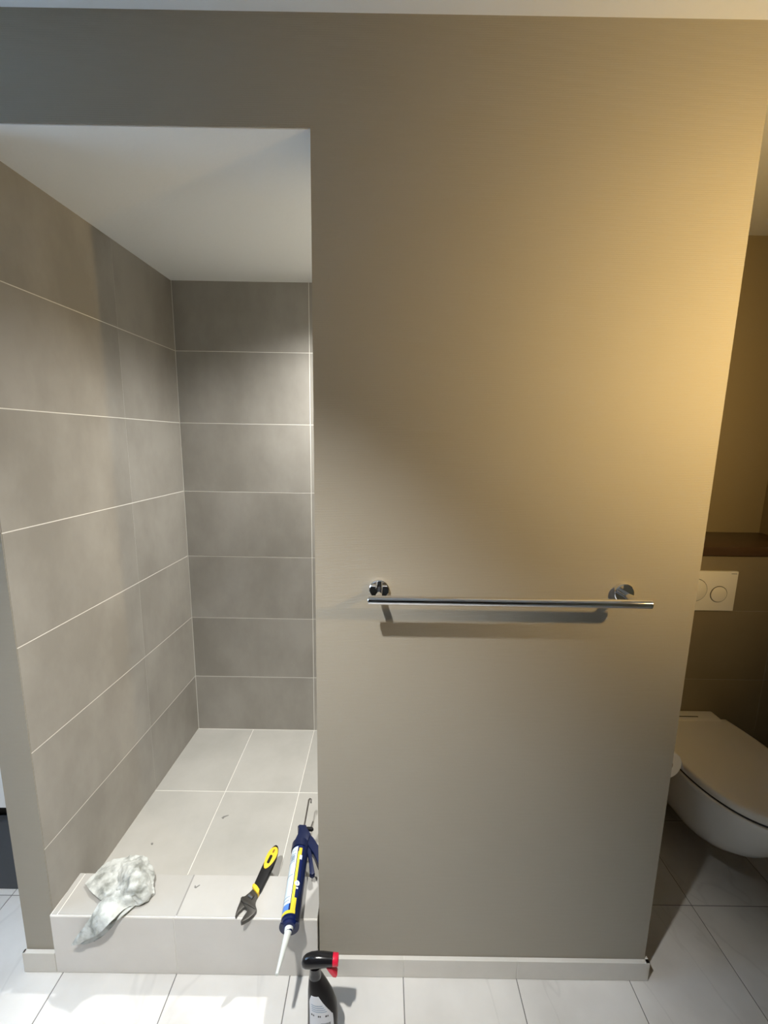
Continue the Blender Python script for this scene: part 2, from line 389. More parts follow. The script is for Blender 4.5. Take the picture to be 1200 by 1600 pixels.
tile('baseboard_tile', bl, (XP - .006, DB, 0.001), (0, -1, 0), (0, 0, 1), DB - YC - .001, 0.067, 0.0055, 'base_tile')

# toilet niche ----------------------------------------------------------------------------
YT = 1.630
tb = tag(box_obj('wall_toilet_back', (XR, YT + DEP, 0), (X_RIGHT, DB, 1.124), 'grout_brown'),
         'half-height tiled wall behind the toilet, coloured dark and warm for the dim light', 'wall', kind='structure')
trow = [0, 0.2955, 0.5945, 0.8935, 1.125]
for i in range(4):
    for a, b in ((XR, 0.97), (0.97, 1.585), (1.585, X_RIGHT)):
        tile('wall_tile', tb, (a + G * .6, YT, trow[i] + G * .6), (1, 0, 0), (0, 0, 1), b - a - 1.2 * G, trow[i + 1] - trow[i] - 1.2 * G, 0.006, 'toilet_tile')
tag(box_obj('trim_1', (XR, YT - .012, 1.125), (X_RIGHT, DB, 1.161), 'dark_wood', bev=0.002),
    'dark wooden ledge above the flush plate', 'ledge', kind='structure')
tag(box_obj('wall_right', (X_RIGHT, Y_BEHIND, 0), (X_RIGHT + .1, DB + .1, HC), 'toilet_paint'),
    'side wall at the right of the toilet', 'wall', kind='structure')
# rest of the room (behind and left of the camera) ---------------------------------------------
tag(box_obj('wall_back', (WINDOW_X - .1, Y_BEHIND - .1, 0), (X_RIGHT + .1, Y_BEHIND, HC), 'dark_wall'),  # out of view; set back and darkened to lower the ambient light
    'unseen wall behind the viewer, kept far and dark to cut bounced light', 'wall', kind='structure')
tag(box_obj('wall_left_rear', (WINDOW_X - .1, DB + DEP, 0), (XP, DB + .1, HC), 'wallpaper'),
    'rear wall of the left side of the room', 'wall', kind='structure')
wlm = MB(); y0, y1 = WINDOW_Y; z0, z1 = WINDOW_Z
wlm.box((WINDOW_X - .1, Y_BEHIND, 0), (WINDOW_X, y0, HC)).box((WINDOW_X - .1, y1, 0), (WINDOW_X, DB, HC))
wlm.box((WINDOW_X - .1, y0, 0), (WINDOW_X, y1, z0)).box((WINDOW_X - .1, y0, z1), (WINDOW_X, y1, HC))
tag(wlm.build('wall_left', 'wallpaper', smooth=False), 'left wall of the room with the window opening', 'wall', kind='structure')
wn = tag(box_obj('window_1', (WINDOW_X - .065, y0, (z0 + z1) / 2 - .02), (WINDOW_X - .025, y1, (z0 + z1) / 2 + .02), 'frame_white'),
         'white framed window letting in cool daylight', 'window', kind='structure')
fr = MB()
for a, b in (((y0, z0), (y1, z0 + .05)), ((y0, z1 - .05), (y1, z1)), ((y0, z0 + .05), (y0 + .05, z1 - .05)), ((y1 - .05, z0 + .05), (y1, z1 - .05))):
    fr.box((WINDOW_X - .07, a[0], a[1]), (WINDOW_X - .02, b[0], b[1]))
fr.build('window_frame', 'frame_white', wn, smooth=False)
for za, zb in ((z0 + .05, (z0 + z1) / 2 - .02), ((z0 + z1) / 2 + .02, z1 - .05)):
    box_obj('window_pane', (WINDOW_X - .047, y0 + .05, za), (WINDOW_X - .043, y1 - .05, zb), 'glass', wn)

# ------------------------------------------------------------------ lamps
def downlight(loc, watts, cone, blend, label, aim=None):
    d_ = empty('downlight', loc, label, 'lamp')
    MB().ring(loc, (0, 0, -1), 0.034, 0.046, 0.004, 40).build('rim', 'chrome', d_)
    MB().ring((loc[0], loc[1], loc[2] - .0005), (0, 0, -1), 0.0, 0.034, 0.001, 32).build('lens', 'cool_glow', d_)
    sp = bpy.data.lights.new('downlight_beam', 'SPOT'); sp.energy = watts; sp.color = (1.0, 0.99, 0.95)
    sp.spot_size = math.radians(cone); sp.spot_blend = blend; sp.shadow_soft_size = 0.028
    spo = bpy.data.objects.new('downlight_beam', sp); COL.objects.link(spo); spo.parent = d_; spo.location = (0, 0, -0.012)
    if aim: spo.rotation_euler = (Vector(aim) - Vector(loc)).to_track_quat('-Z', 'Y').to_euler()
downlight(DOWNLIGHT, DOWNLIGHT_W, 74, 1.0, 'round recessed downlight in the main white ceiling', DOWNLIGHT_AIM)
downlight(SHOWER_LIGHT, SHOWER_LIGHT_W, 152, 0.68, 'round recessed downlight in the lower shower ceiling')

rl_ = empty('wall_spotlight', (X_RIGHT, READING[1], READING[2]), 'brass wall spotlight with a cone shade on the right wall', 'lamp')
hd_ = Vector(READING); aim = (Vector(READING_AIM) - hd_).normalized()
MB().tube([(X_RIGHT, READING[1], READING[2] + .06), (X_RIGHT - .02, READING[1], READING[2] + .06)], .045, 28).build('wall_plate', 'lamp_metal', rl_)
MB().tube([(X_RIGHT - .02, READING[1], READING[2] + .06), tuple(hd_ - aim * .06 + Vector((.06, 0, .045))), tuple(hd_ - aim * .085)], .006, 12).build('arm', 'lamp_metal', rl_)
sh_ = MB().tube([tuple(hd_ - aim * a) for a in (.095, .09, .06, .012, .013, .06)], [.012, .022, .032, .052, .050, .030], 28).build('shade', 'lamp_metal', rl_)
MB().tube([tuple(hd_ - aim * a) for a in (.058, .045, .032, .022, .018)], [.010, .022, .024, .016, .004], 20).build('bulb', 'warm_glow', sh_)
ws = bpy.data.lights.new('wall_spotlight_beam', 'SPOT'); ws.energy = READING_W; ws.color = (1.0, 0.69, 0.28)
ws.spot_size = math.radians(112); ws.spot_blend = 1.0; ws.shadow_soft_size = 0.035
wso = bpy.data.objects.new('wall_spotlight_beam', ws); COL.objects.link(wso); wso.parent = rl_
wso.location = hd_ - Vector(rl_.location); wso.rotation_euler = aim.to_track_quat('-Z', 'Y').to_euler()

# ------------------------------------------------------------------ towel rail
YB, ZB = 0.942, 1.184
tr = empty('towel_rail', (0.295, D, ZB), 'round chrome towel rail screwed to the taupe wall', 'towel rail')
MB().tube([(-0.033, YB, ZB), (-0.0318, YB, ZB), (0.6238, YB, ZB), (0.625, YB, ZB)], [.0095, .0106, .0106, .0095], 28).build('bar', 'chrome', tr)
for x in (-0.008, 0.598):
    r = MB().tube([(x, D, ZB + .002), (x, D - .011, ZB + .002), (x, D - .0125, ZB + .002)], [.0245, .0245, .0228], 36).build('wall_rose', 'chrome', tr)
    MB().tube([(x, D - .012, ZB + .002), (x, YB, ZB)], .0088, 24).build('post', 'chrome', r)

# ------------------------------------------------------------------ flush plate
PX0, PX1, PZ0, PZ1, PY = 1.157, 1.403, 0.899, 1.062, YT - .011
fp = empty('flush_plate', ((PX0 + PX1) / 2, YT, PZ0), 'white dual flush plate with two round buttons on the tiles', 'flush plate')
MB().box((PX0, PY, PZ0), (PX1, YT + .0, PZ1), .0015).build('plate', 'white_plastic', fp)
for cx, cz, r in ((1.241, 0.984, 0.047), (1.336, 0.968, 0.0335)):
    bt = MB().tube([(cx, PY, cz), (cx, PY - .0022, cz), (cx, PY - .003, cz)], [r - .0022, r - .0022, r - .0035], 48).build('flush_button', 'white_plastic', fp)
    MB().ring((cx, PY + .0002, cz), (0, -1, 0), r - .0024, r + .0002, .0008, 48).build('button_gap', 'groove_shade', bt)
lg = MB()
for i in range(7): lg.box((1.376 + i * .0032, PY - .0004, 1.0515), (1.3782 + i * .0032, PY + .0003, 1.0542))
lg.build('brand_mark', 'black_ink', fp, smooth=False)

# ------------------------------------------------------------------ toilet
TCX = 1.257
to = empty('toilet', (TCX, YT, 0.10), 'white wall-hung toilet with its lid closed', 'toilet')
def outline(a, yf, yb, yc, bw, z, n=40):
    """egg outline: half width a, front tip yf, back yb (half width bw), widest at yc"""
    pts = []
    for i in range(n + 1):                       # front half, right to left
        t = math.pi * i / n; c, s_ = math.cos(t), math.sin(t)
        e = 0.88
        pts.append((TCX + a * math.copysign(abs(c) ** e, c), yc - (yc - yf) * abs(s_) ** 0.92, z))
    m = 8
    for i in range(1, m + 1):                    # left side to the back
        f = i / m; pts.append((TCX - (a + (bw - a) * f ** 1.6), yc + (yb - yc) * f, z))
    for i in range(1, 6): pts.append((TCX - bw + 2 * bw * i / 6, yb, z))
    for i in range(m, 0, -1):
        f = i / m; pts.append((TCX + (a + (bw - a) * f ** 1.6), yc + (yb - yc) * f, z))
    return pts
LY = 1.587
rings = [outline(.188, 1.099, YT, 1.39, .165, .4095), outline(.1935, 1.0925, YT, 1.39, .167, .4085), outline(.195, 1.091, YT, 1.39, .168, .405), outline(.194, 1.092, YT, 1.39, .168, .392), outline(.189, 1.101, YT, 1.39, .170, .36),
         outline(.176, 1.132, YT, 1.39, .170, .31), outline(.163, 1.165, YT, 1.40, .168, .255), outline(.143, 1.205, YT, 1.41, .160, .205),
         outline(.118, 1.26, YT, 1.42, .140, .16), outline(.088, 1.33, YT, 1.45, .115, .125), outline(.05, 1.42, YT, 1.49, .08, .105)]
MB().loft(rings).build('bowl', 'porcelain', to, angle=60)
MB().loft([outline(.1885, 1.0985, LY, 1.39, .155, .409), outline(.1885, 1.0985, LY, 1.39, .155, .4175)]).build('seat_gap', 'groove_shade', to)  # dark insert painting the shaded line between bowl and lid
lid = MB().loft([outline(.190, 1.098, LY, 1.39, .158, .4165), outline(.193, 1.094, LY, 1.39, .162, .420), outline(.193, 1.094, LY, 1.39, .162, .4365),
                 outline(.191, 1.0965, LY, 1.39, .160, .4420), outline(.186, 1.102, LY - .003, 1.39, .156, .4450), outline(.174, 1.118, LY - .01, 1.39, .145, .4465)]).build('lid', 'white_plastic', to, angle=50)
hc = MB().box((TCX - .150, LY - .020, .412), (TCX + .130, YT - .002, .4535), .007).build('hinge_cover', 'white_plastic', to)
MB().box((TCX - .07, LY - .003, .4532), (TCX + .045, LY + .002, .4541)).build('hinge_slot', 'groove_shade', hc)

# ------------------------------------------------------------------ toilet paper
RX, RY, RZ = 0.868, 1.20, 0.592
tp = empty('toilet_paper_roll', (RX, RY, RZ), 'white toilet paper roll left of the toilet', 'paper roll')
n = 40
def cyl(y, r): return [(RX + r * math.cos(2 * math.pi * q / n), y, RZ + r * math.sin(2 * math.pi * q / n)) for q in range(n)]
MB().loft([cyl(RY - .05, .021), cyl(RY - .05, .047), cyl(RY - .049, .048), cyl(RY + .049, .048), cyl(RY + .05, .047), cyl(RY + .05, .021), cyl(RY - .05, .021)], False, False).build('paper', 'paper', tp)
MB().loft([cyl(RY - .051, .0185), cyl(RY - .051, .0212), cyl(RY + .051, .0212), cyl(RY + .051, .0185), cyl(RY - .051, .0185)], False, False).build('core', 'cardboard', tp)
tail = MB(); g0 = []
for i in range(14):
    a = math.radians(50 - i * 6.5); r = .0488 + max(0, i - 5) * .0012
    if i < 9: c = (RX + r * math.cos(a), RZ + r * math.sin(a))
    else: c = (c[0] + .0012 * (i - 8), c[1] - .006)
    g0.append([(c[0], RY - .049, c[1]), (c[0], RY + .049, c[1]), (c[0] + .0006, RY + .049, c[1]), (c[0] + .0006, RY - .049, c[1])])
tail.loft(g0).build('paper_tail', 'paper', tp)
th = empty('toilet_paper_holder', (XR, RY, RZ), 'chrome toilet paper holder on the partition side wall', 'paper holder')
MB().tube([(XR, RY + .075, RZ), (XR + .012, RY + .075, RZ)], .024, 28).build('wall_rose', 'chrome', th)
MB().tube([(XR + .01, RY + .075, RZ), (RX - .012, RY + .075, RZ), (RX - .003, RY + .072, RZ), (RX, RY + .062, RZ), (RX, RY - .066, RZ)], .007, 16).build('arm', 'chrome', th)

# ------------------------------------------------------------------ cabinet in the left part of the room
cx0, cx1, cy0, cy1 = -1.70, -1.05, 1.235, DB - .005
ca = empty('bathroom_cabinet', ((cx0 + cx1) / 2, (cy0 + cy1) / 2, 0), 'white cabinet with a dark lower front beyond the left partition', 'cabinet')
box_obj('carcass', (cx0, cy0 + .02, .34), (cx1, cy1, .86), 'cabinet_white', ca, .002)
for i in range(2):
    dr = box_obj('drawer_front', (cx0 + .002, cy0 - .012, .335 + i * .265), (cx1 - .002, cy0 + .019, .595 + i * .265), 'cabinet_white', ca, .002)
    MB().tube([(-1.45, cy0 - .035, .55 + i * .265), (-1.30, cy0 - .035, .55 + i * .265)], .005, 12).build('handle', 'chrome', dr)
box_obj('shadow_gap', (cx0 + .01, cy0 + .03, .27), (cx1 - .01, cy1, .345), 'groove_shade', ca)  # solid near-black block standing in for the shade below the drawers
box_obj('lower_front', (cx0, cy0, 0.001), (cx1, cy1, .268), 'cabinet_dark', ca, .002)

# ------------------------------------------------------------------ helper: photo outline on a horizontal plane was measured once, stored in metres
def ray_z(px, py, z):
    d = fw + rt * ((px - 600) / F_PX) - up * ((py - 800) / F_PX); s = (z - CAM_H) / d.z
    return (d.x * s, d.y * s)
def crop(pts, ox, oy, sc, z): return [ray_z(ox + x / sc, oy + y / sc, z) for x, y in pts]

# ------------------------------------------------------------------ adjustable wrench lying on the curb
ZW = ZC + 0.0005
wr = empty('adjustable_wrench', (-0.365, 1.10, ZC), 'black and yellow handled adjustable wrench lying across the curb', 'wrench')
cw = lambda pts, z=ZC + .012: crop(pts, 360, 1310, 11.43, z)
fixed = [(400, 905), (330, 975), (260, 1030), (215, 1040), (185, 1075), (178, 1105), (230, 1160), (262, 1228), (292, 1245), (303, 1275), (288, 1320), (262, 1350), (222, 1410), (183, 1480), (190, 1502), (235, 1485), (330, 1430), (420, 1350), (462, 1290), (468, 1255), (446, 1200), (442, 1130), (462, 1060), (492, 1005), (450, 950)]
mov = [(176, 1110), (160, 1150), (120, 1250), (95, 1330), (84, 1385), (100, 1382), (150, 1310), (200, 1265), (228, 1232), (258, 1224), (232, 1165)]
MB().prism(cw(fixed), ZW, ZW + .0125, .002).build('jaw_head', 'tool_steel', wr)
MB().prism(cw(mov), ZW + .0006, ZW + .0118, .002).build('movable_jaw', 'tool_steel', wr)
MB().prism(cw([(185, 1075), (215, 1045), (250, 1065), (300, 1130), (380, 1180), (452, 1240), (440, 1275), (330, 1205), (235, 1160)]), ZW + .0115, ZW + .0145, .001).build('jaw_ridge', 'tool_steel', wr)
kn = cw([(330, 1005), (405, 1060)], ZC + .014)
MB().tube([(kn[0][0], kn[0][1], ZW + .011), (kn[1][0], kn[1][1], ZW + .011)], .0058, 14).build('adjusting_screw', 'steel', wr)
grip = [(415, 845), (470, 720), (560, 520), (630, 380), (690, 265), (745, 180), (785, 145), (820, 135), (848, 150), (858, 185), (850, 250), (825, 350), (770, 490), (700, 630), (640, 745), (560, 905), (520, 965), (470, 895)]
MB().prism(cw(grip), ZW + .0002, ZW + .0175, .005).build('grip', 'black_rubber', wr)
MB().prism(cw([(390, 885), (395, 850), (430, 828), (480, 870), (522, 935), (515, 970), (490, 1015), (440, 955)]), ZW + .0001, ZW + .0185, .003).build('collar', 'yellow', wr)
c0, c1 = Vector((612, 538)), Vector((822, 158)); cm = (c0 + c1) / 2; ax = (c1 - c0) / 2; nx = Vector((-ax.y, ax.x)).normalized()
ell = []
for q in range(28):
    a = 2 * math.pi * q / 28; ell.append(tuple(cm + ax * math.cos(a) + nx * (82 * math.sin(a) * (1 + .18 * math.cos(a)))))
inl = MB().prism(cw(ell, ZC + .018), ZW + .015, ZW + .0188, .001).build('grip_inlay', 'yellow', wr)
def slot(a, b, w):
    a, b = Vector(a), Vector(b); d = (b - a).normalized(); m = Vector((-d.y, d.x)) * w; out = []
    for cc, s0 in ((b, -90), (a, 90)):
        for q in range(7):
            t = math.radians(s0 + q * 30); out.append(tuple(cc + d * (math.cos(t) * w) + Vector((-d.y, d.x)) * (math.sin(t) * w)))
    return out
MB().prism(cw(slot((675, 425), (728, 318), 24), ZC + .019), ZW + .0183, ZW + .0192).build('brand_badge', 'black_rubber', inl)
MB().prism(cw(slot((762, 248), (785, 208), 13), ZC + .019), ZW + .0183, ZW + .0192).build('hang_hole', flat('amber_recess', (0.25, 0.12, 0.01), 0.6), inl)

# ------------------------------------------------------------------ caulking gun with cartridge
A = Vector((-0.254, 1.192, 0.238)); B = Vector((-0.2385, 0.957, 0.243))
cg = empty('caulking_gun', (-0.245, 1.08, ZC), 'navy caulking gun loaded with a labelled sealant cartridge', 'caulking gun')
axd = (B - A).normalized(); gl = (B - A).length
gu = (Vector((0, 0, 1)) - axd * axd.z).normalized(); gv = gu.cross(axd)      # gu up; gv sideways
if gv.x < 0: gv = -gv
def gp(s, ang, r): a = math.radians(ang); return A + axd * s + (gu * math.cos(a) + gv * math.sin(a)) * r
def garc(s, a0, a1, r, n=24): return [gp(s, a0 + (a1 - a0) * q / n, r) for q in range(n + 1)]
RC = 0.0245
car = MB(); car.loft([[gp(s, q * 10, r) for q in range(36)] for s, r in ((0.004, RC - .002), (0.006, RC), (gl - .012, RC), (gl - .010, RC - .003), (gl - .004, RC - .0035), (gl - .002, RC - .006))]).build('cartridge', 'navy_label', cg)
car_o = bpy.data.objects[[o.name for o in bpy.data.objects if o.name.startswith('cartridge')][-1]]
def patch(name, mat, s0, s1, a0, a1, lift, parent, ns=2):
    n = max(2, int(abs(a1 - a0) / 5)); m = MB()
    r0, r1 = RC + lift - .0002, RC + lift; rings = []
    for i in range(ns):
        s = s0 + (s1 - s0) * i / (ns - 1)
        rings.append(garc(s, a0, a1, r1, n) + list(reversed(garc(s, a0, a1, r0, n))))
    return m.loft(rings).build(name, mat, parent)
sL0, sL1 = 0.022, gl - .040
lab = patch('label_panel', 'pale_label', sL0, sL1, -92, -8, .0004, car_o)
patch('label_foot', 'blue_label', sL1, gl - .022, -92, -14, .0004, car_o)
patch('label_stripe', 'lemon', 0.040, gl - .022, -3, 14, .0004, car_o)
patch('label_stripe', 'lemon', gl - .022, gl - .0135, -95, 32, .0004, car_o)
patch('label_stripe', 'lemon', gl - .055, gl - .020, 12, 30, .0004, car_o)
patch('label_stripe', 'yellow', 0.028, 0.052, 2, 24, .0005, car_o)
patch('label_patch', 'pale_label', 0.052, 0.066, 12, 30, .0005, car_o)
for s in (0.045, 0.070, 0.112, 0.176, 0.186):
    patch('label_rule', 'ink', s, s + .0016, -88, -16, .0008, lab)
for s, a0, a1 in ((0.034, -50, -20), (0.050, -72, -62)): patch('label_rule', 'ink', s, s + .001, a0, a1, .0008, lab)
for i in range(4): patch('label_box', 'ink', .050 + i * .0045, .053 + i * .0045, -52, -22, .0008, lab)
# round white emblem
em = MB(); rr = []
for lift in (.0006, .0011):
    rr.append([gp(0.140 + .0075 * math.cos(2 * math.pi * q / 20), 20 + 17 * math.sin(2 * math.pi * q / 20), RC + lift) for q in range(20)])
em.loft(rr).build('emblem', 'white_print', car_o)
patch('emblem_mark', 'blue_label', 0.136, 0.144, 17, 22, .0013, car_o)
patch('emblem_mark', 'white_print', 0.151, 0.156, 16, 30, .0008, car_o)
# cradle and front ring of the gun
cr = MB(); rg = []
for s in (-.002, gl - .030, gl):
    rg.append(garc(s, 38, 175, RC + .0026, 20) + list(reversed(garc(s, 38, 175, RC + .0010, 20))))
cr.loft(rg).build('cradle', 'navy', cg)
cr = MB(); cr.loft([[gp(s, q * 10, r) for q in range(36)] for s, r in ((-.006, RC + .003), (0.018, RC + .003), (0.018, RC + .001), (-.004, RC - .004))]).build('rear_collar', 'navy', cg)
fr_ = MB(); fr_.loft([[gp(s, q * 10, r) for q in range(36)] for s, r in ((gl - .004, RC + .0026), (gl + .002, RC + .0026), (gl + .002, .0125), (gl - .003, .0125))] , False, False)
fr_o = MB(); fr_o.loft([garc(s, 60, 300, RC + .0026, 30) + list(reversed(garc(s, 60, 300, .013, 30))) for s in (gl, gl + .003)]).build('front_plate', 'navy', cg)
fr_.bm.free()
MB().loft([[gp(s, q * 15, r) for q in range(24)] for s, r in ((gl - .004, .019), (gl + .004, .017), (gl + .006, .010), (gl + .016, .010))]).build('thread', 'navy_label', car_o)
tip = Vector((-0.2455, 0.849, 0.244)); nb = B + axd * .004
MB().tube([nb, nb + (tip - nb) * .10, nb + (tip - nb) * .12, nb + (tip - nb) * .5, nb + (tip - nb) * .86, tip], [.0115, .0105, .0092, .0068, .0046, .0040], 20).build('nozzle', 'nozzle', cg)
# gun body, handle and trigger lie sideways (to the right, into the shower)
def bx(s, side, upv): return A + axd * s + gv * side + gu * upv
def side_prism(name, pts, h0, h1, mat, bev=.003):
    mtx = Matrix(((axd.x, gv.x, gu.x, A.x), (axd.y, gv.y, gu.y, A.y), (axd.z, gv.z, gu.z, A.z), (0, 0, 0, 1)))
    return MB().prism(pts, h0, h1, bev, mtx).build(name, mat, cg)
side_prism('body', [(-.002, -.022), (-.030, -.013), (-.052, -.012), (-.060, -.017), (-.066, -.012), (-.063, .012), (-.054, .014), (-.030, .030), (-.010, .026), (-.002, .024)], -.016, .018, 'navy', .004)
side_prism('handle', [(-.050, .010), (-.020, .040), (0.020, .066), (0.080, .092), (0.087, .082), (0.086, .070), (0.035, .046), (0.008, .026), (-.020, .008)], -.014, .012, 'navy', .004)
side_prism('trigger', [(-.012, .012), (0.020, .036), (0.060, .046), (0.098, .056), (0.103, .048), (0.098, .040), (0.060, .034), (0.030, .026), (0.004, .010)], -.008, .008, 'navy', .003)
rod0 = bx(-.055, .004, .010)
hk = [rod0, bx(-.10, .006, .012), bx(-.172, .009, .014), bx(-.177, .012, .014), bx(-.176, .016, .012), bx(-.164, .017, .008)]
MB().tube(hk, .0028, 12).build('push_rod', 'steel', cg)
rl = side_prism('release_plate', [(-.060, .010), (-.068, .012), (-.066, .032), (-.060, .036), (-.056, .030)], -.004, .006, 'black_rubber', .001)
MB().tube([bx(-.066, .026, .0), bx(-.090, .031, .002)], .0022, 10).build('release_pin', 'steel', rl)

# ------------------------------------------------------------------ spray bottle in front of the curb
SY = 0.868
sb_x = -0.128
sb = empty('spray_bottle', (sb_x, SY, 0), 'black trigger spray bottle with a red nozzle standing on the floor', 'spray bottle')
def oval(cx, z, a, b, n=32, e=0.9, cy=SY):
    return [(cx + a * math.copysign(abs(math.cos(t)) ** e, math.cos(t)), cy + b * math.copysign(abs(math.sin(t)) ** e, math.sin(t)), z) for t in [2 * math.pi * q / n for q in range(n)]]
BODY = [(-.136, .000, .036, .022), (-.136, .004, .039, .025), (-.136, .06, .039, .026), (-.1355, .100, .0385, .026), (-.137, .130, .0365, .026), (-.141, .155, .032, .0255),
        (-.147, .180, .0255, .024), (-.1515, .200, .0195, .021), (-.154, .215, .0155, .0165), (-.154, .222, .0135, .0140)]
body = MB().loft([oval(*q) for q in BODY]).build('bottle', 'bottle_black', sb)
def body_at(z):
    for i in range(len(BODY) - 1):
        z0, z1 = BODY[i][1], BODY[i + 1][1]
        if z0 <= z <= z1:
            f = (z - z0) / (z1 - z0); return tuple(BODY[i][j] + f * (BODY[i + 1][j] - BODY[i][j]) for j in range(4))
def label_strip(name, mat, rows, parent, lift=.0006):
    """rows: (z, u0, u1) with u in -1..1 across the front face"""
    m = MB(); rings = []; n = 10
    for z, u0, u1 in rows:
        cx, _, a, b = body_at(z); fr_, bk = [], []
        for q in range(n + 1):
            u = u0 + (u1 - u0) * q / n; c = math.copysign(min(abs(u), .999) ** (1 / .9), u); s = (1 - c * c) ** .45
            fr_.append((cx + a * u, SY - b * s - lift, z)); bk.append((cx + a * u, SY - b * s + .0006, z))
        rings.append(fr_ + list(reversed(bk)))
    return m.loft(rings).build(name, mat, parent)
lb = label_strip('label', 'label', [(z, -.80 + max(0, (z - .165)) * 14, .78 - max(0, z - .125) * 9.5) for z in (.045, .07, .09, .11, .125, .138, .15, .16, .17, .178, .184)], body)
for i in range(4): label_strip('label_line', 'ink', [(.158 - i * .006, -.62, .30 + i * .06), (.1592 - i * .006, -.62, .30 + i * .06)], lb, .0010)
for u, w in ((-.68, .10), (-.54, .08), (-.20, .10), (-.07, .07), (.30, .12), (.45, .06)):
    label_strip('label_mark', 'black_ink', [(.125, u, u + w), (.1295, u, u + w)], lb, .0010)
x = -.02
for i in range(12):
    w = .018 + .022 * ((i * 7) % 3) / 2; label_strip('barcode_bar', 'black_ink', [(.094, x, x + w), (.106, x, x + w)], lb, .0010); x += w + .024
hx = -.154
nk = MB().loft([oval(hx, z, r, r2) for z, r, r2 in ((.212, .0150, .0150), (.215, .0155, .0155), (.226, .0145, .0150), (.234, .0130, .0140), (.248, .0150, .0140))]).build('neck', 'black_plastic', sb)
# trigger head: rounded shell running from the back hump to the nozzle on the right
hd = MB(); rr = []
for x, zc, hz, hy in ((-.187, .268, .006, .006), (-.184, .268, .0125, .011), (-.177, .270, .017, .0145), (-.165, .273, .0195, .0165), (-.150, .275, .0195, .017), (-.135, .2765, .0175, .0165), (-.120, .277, .0155, .0155), (-.110, .277, .0145, .0148), (-.1085, .277, .012, .0125)):
    rr.append([(x, SY + hy * .93 * math.cos(t), zc - .012 + hz * .93 * math.sin(t)) for t in [2 * math.pi * q / 28 for q in range(28)]])
hd.loft(rr).build('trigger_head', 'black_plastic', sb)
nz = MB(); rr = []
for x, r in ((-.1095, .0120), (-.109, .0145), (-.097, .0140), (-.0955, .0128), (-.0955, .006), (-.0985, .0055)):
    rr.append([(x, SY + r * .93 * math.cos(t), .265 + r * .93 * math.sin(t)) for t in [2 * math.pi * q / 28 for q in range(28)]])
nz.loft(rr).build('nozzle', 'red', sb)
mt = Matrix(((1, 0, 0, 0), (0, 0, -1, SY), (0, 1, 0, -.014), (0, 0, 0, 1)))
MB().prism([(-.126, .264), (-.112, .262), (-.104, .250), (-.098, .240), (-.101, .234), (-.109, .236), (-.117, .248)], -.0085, .0085, .002, mt).build('trigger', 'red', sb)

# ------------------------------------------------------------------ crumpled rag on the curb
rag = MB()
def sheet(P, nu, nv, amp, freq, seed, th=.0022, fold=0.0, rim=0.0):
    """patch through control grid P (rows of points), wrinkled; solid with thickness th"""
    R_, C_ = len(P), len(P[0])
    def cub(a, b, c, d, t): return 0.5 * ((2 * b) + (c - a) * t + (2 * a - 5 * b + 4 * c - d) * t * t + (3 * b - a - 3 * c + d) * t ** 3)
    def curve(pts, t):
        n = len(pts) - 1; x = min(max(t, 0), 1) * n; i = min(int(x), n - 1); f = x - i
        g = lambda k_: pts[min(max(k_, 0), n)]
        return cub(g(i - 1), g(i), g(i + 1), g(i + 2), f)
    V = [[Vector(q) for q in row] for row in P]
    grid = []
    for i in range(nu + 1):
        row = [curve(r, i / nu) for r in V]
        grid.append([curve(row, j / nv) for j in range(nv + 1)])
    top, bot = [], []
    for i in range(nu + 1):
        tr_, br_ = [], []
        for j in range(nv + 1):
            p = grid[i][j]
            du = grid[min(i + 1, nu)][j] - grid[max(i - 1, 0)][j]; dv = grid[i][min(j + 1, nv)] - grid[i][max(j - 1, 0)]
            nn = du.cross(dv); nn = nn.normalized() if nn.length > 1e-9 else Vector((0, 0, 1))
            if nn.dot(Vector((0.3, -0.6, 0.75))) < 0: nn = -nn
            e = Vector((p.x * freq + seed, p.y * freq - seed, p.z * freq))
            r1 = 1 - 2 * abs(noise.noise(e)); r2 = 1 - 2 * abs(noise.noise(e * 2.3 + Vector((3, 1, 7))))
            r3 = noise.noise(e * 4.6 + Vector((9, 2, 4)))
            h = amp * (0.75 * r1 + 0.34 * r2 + 0.10 * r3)
            q = p + nn * h
            q.z = max(q.z, (ZC + .0035) if q.y > YC - .004 and q.y < YCB + .01 else q.z)
            tr_.append(q); br_.append(q - nn * th)
        top.append(tr_); bot.append(br_)
    bt = [[rag.bm.verts.new(q) for q in r] for r in top]; bb = [[rag.bm.verts.new(q) for q in r] for r in bot]
    for i in range(nu):
        for j in range(nv):
            rag.bm.faces.new((bt[i][j], bt[i + 1][j], bt[i + 1][j + 1], bt[i][j + 1])); rag.bm.faces.new((bb[i][j], bb[i][j + 1], bb[i + 1][j + 1], bb[i + 1][j]))
    for i in range(nu):
        rag.bm.faces.new((bt[i][0], bb[i][0], bb[i + 1][0], bt[i + 1][0])); rag.bm.faces.new((bt[i][nv], bt[i + 1][nv], bb[i + 1][nv], bb[i][nv]))
    for j in range(nv):
        rag.bm.faces.new((bt[0][j], bt[0][j + 1], bb[0][j + 1], bb[0][j])); rag.bm.faces.new((bt[nu][j], bb[nu][j], bb[nu][j + 1], bt[nu][j + 1]))
def rz(px, py, z): x, y = ray_z(px, py, z); return (x, y, z)
def ry(px, py, y):
    d = fw + rt * ((px - 600) / F_PX) - up * ((py - 800) / F_PX); s = y / d.y
    return (d.x * s, y, CAM_H + d.z * s)
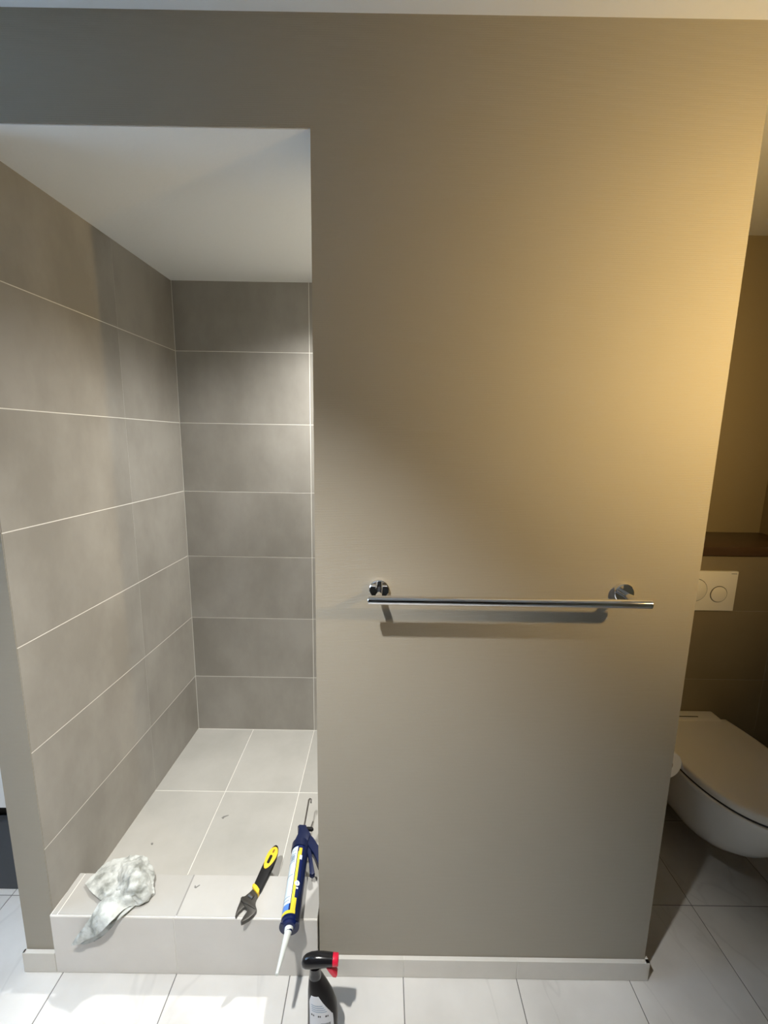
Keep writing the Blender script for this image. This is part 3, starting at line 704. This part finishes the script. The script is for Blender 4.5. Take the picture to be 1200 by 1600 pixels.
# left flap
sheet([[rz(133, 1381, .211), rz(148, 1366, .216), rz(166, 1348, .219), rz(200, 1341, .226)],
       [rz(143, 1394, .212), rz(160, 1378, .224), rz(178, 1362, .228), rz(212, 1352, .236)],
       [rz(158, 1407, .212), rz(174, 1402, .222), rz(194, 1394, .226), rz(222, 1382, .230)]], 56, 44, .0055, 26, 3.1)
# bunched heap
sheet([[rz(190, 1345, .214), rz(206, 1340, .226), rz(222, 1341, .228), rz(232, 1350, .214)],
       [rz(186, 1362, .222), rz(202, 1356, .246), rz(220, 1356, .250), rz(237, 1366, .222)],
       [rz(186, 1384, .226), rz(204, 1378, .254), rz(222, 1376, .252), rz(240, 1382, .224)],
       [rz(186, 1402, .220), rz(204, 1398, .240), rz(222, 1396, .236), rz(241, 1392, .214)],
       [rz(196, 1412, .206), rz(212, 1411, .208), rz(228, 1407, .208), rz(240, 1398, .206)]], 70, 70, .0105, 27, 8.7)
# tail hanging over the front edge, upper layer
sheet([[rz(168, 1398, .226), rz(188, 1392, .238), rz(205, 1400, .236), rz(212, 1409, .214)],
       [rz(152, 1418, .220), rz(168, 1410, .230), rz(182, 1414, .226), rz(194, 1421, .210)],
       [ry(138, 1440, .992), ry(152, 1434, .990), ry(166, 1434, .986), ry(176, 1438, .982)],
       [ry(124, 1458, .990), ry(136, 1454, .984), ry(148, 1454, .981), ry(156, 1457, .976)],
       [ry(112, 1477, .990), ry(118, 1475, .986), ry(126, 1472, .985), ry(134, 1467, .988)]], 64, 50, .0050, 24, 1.4)
# lower layer of the tail, showing along its right edge
sheet([[rz(190, 1412, .206), rz(202, 1412, .206), rz(211, 1415, .206)],
       [ry(164, 1438, 1.0), ry(179, 1437, .999), ry(190, 1432, .998)],
       [ry(142, 1464, 1.0), ry(156, 1463, .999), ry(168, 1456, .998)],
       [ry(126, 1475, 1.0), ry(139, 1474, .999), ry(151, 1468, .998)]], 24, 26, .0012, 24, 5.2)
ro = rag.build('cleaning_rag', 'cloth', angle=75)
off = Vector((-0.78, 1.05, ZC)); ro.data.transform(Matrix.Translation(-off)); ro.location = off
tag(ro, 'crumpled dirty white rag draped over the curb edge', 'rag')

# ------------------------------------------------------------------ small debris and a stain smudge left from the work
def scrap(name, pts, z, label, h=.0025):
    o = MB().prism([ray_z(x, y, z) for x, y in pts], z, z + h * .6, .0004).build(name, 'dried_sealant')
    c = sum((Vector(v.co) for v in o.data.vertices), Vector()) / len(o.data.vertices); c.z = z
    o.data.transform(Matrix.Translation(-c)); o.location = c
    tag(o, label, 'debris')
scrap('sealant_mark', [(235.5, 1319), (237, 1317), (239.5, 1317.4), (239, 1319.6), (237, 1320.6)], ZSF, 'tiny grey crumb on the shower floor behind the rag')
scrap('sealant_mark', [(346, 1278), (349, 1275.6), (357, 1273.4), (357.4, 1274.3), (351, 1277), (348.5, 1280)], ZSF, 'small grey stain smudge near the corner where four shower floor tiles meet', .0015)  # thin sliver standing in for a stain smudge
scrap('sealant_mark', [(303.5, 1387), (304.5, 1383.5), (306, 1384), (306, 1386), (312, 1382.4), (312.6, 1383.3), (306, 1388)], ZC, 'tiny hooked grey scrap on the curb top beside the middle joint', .0015)
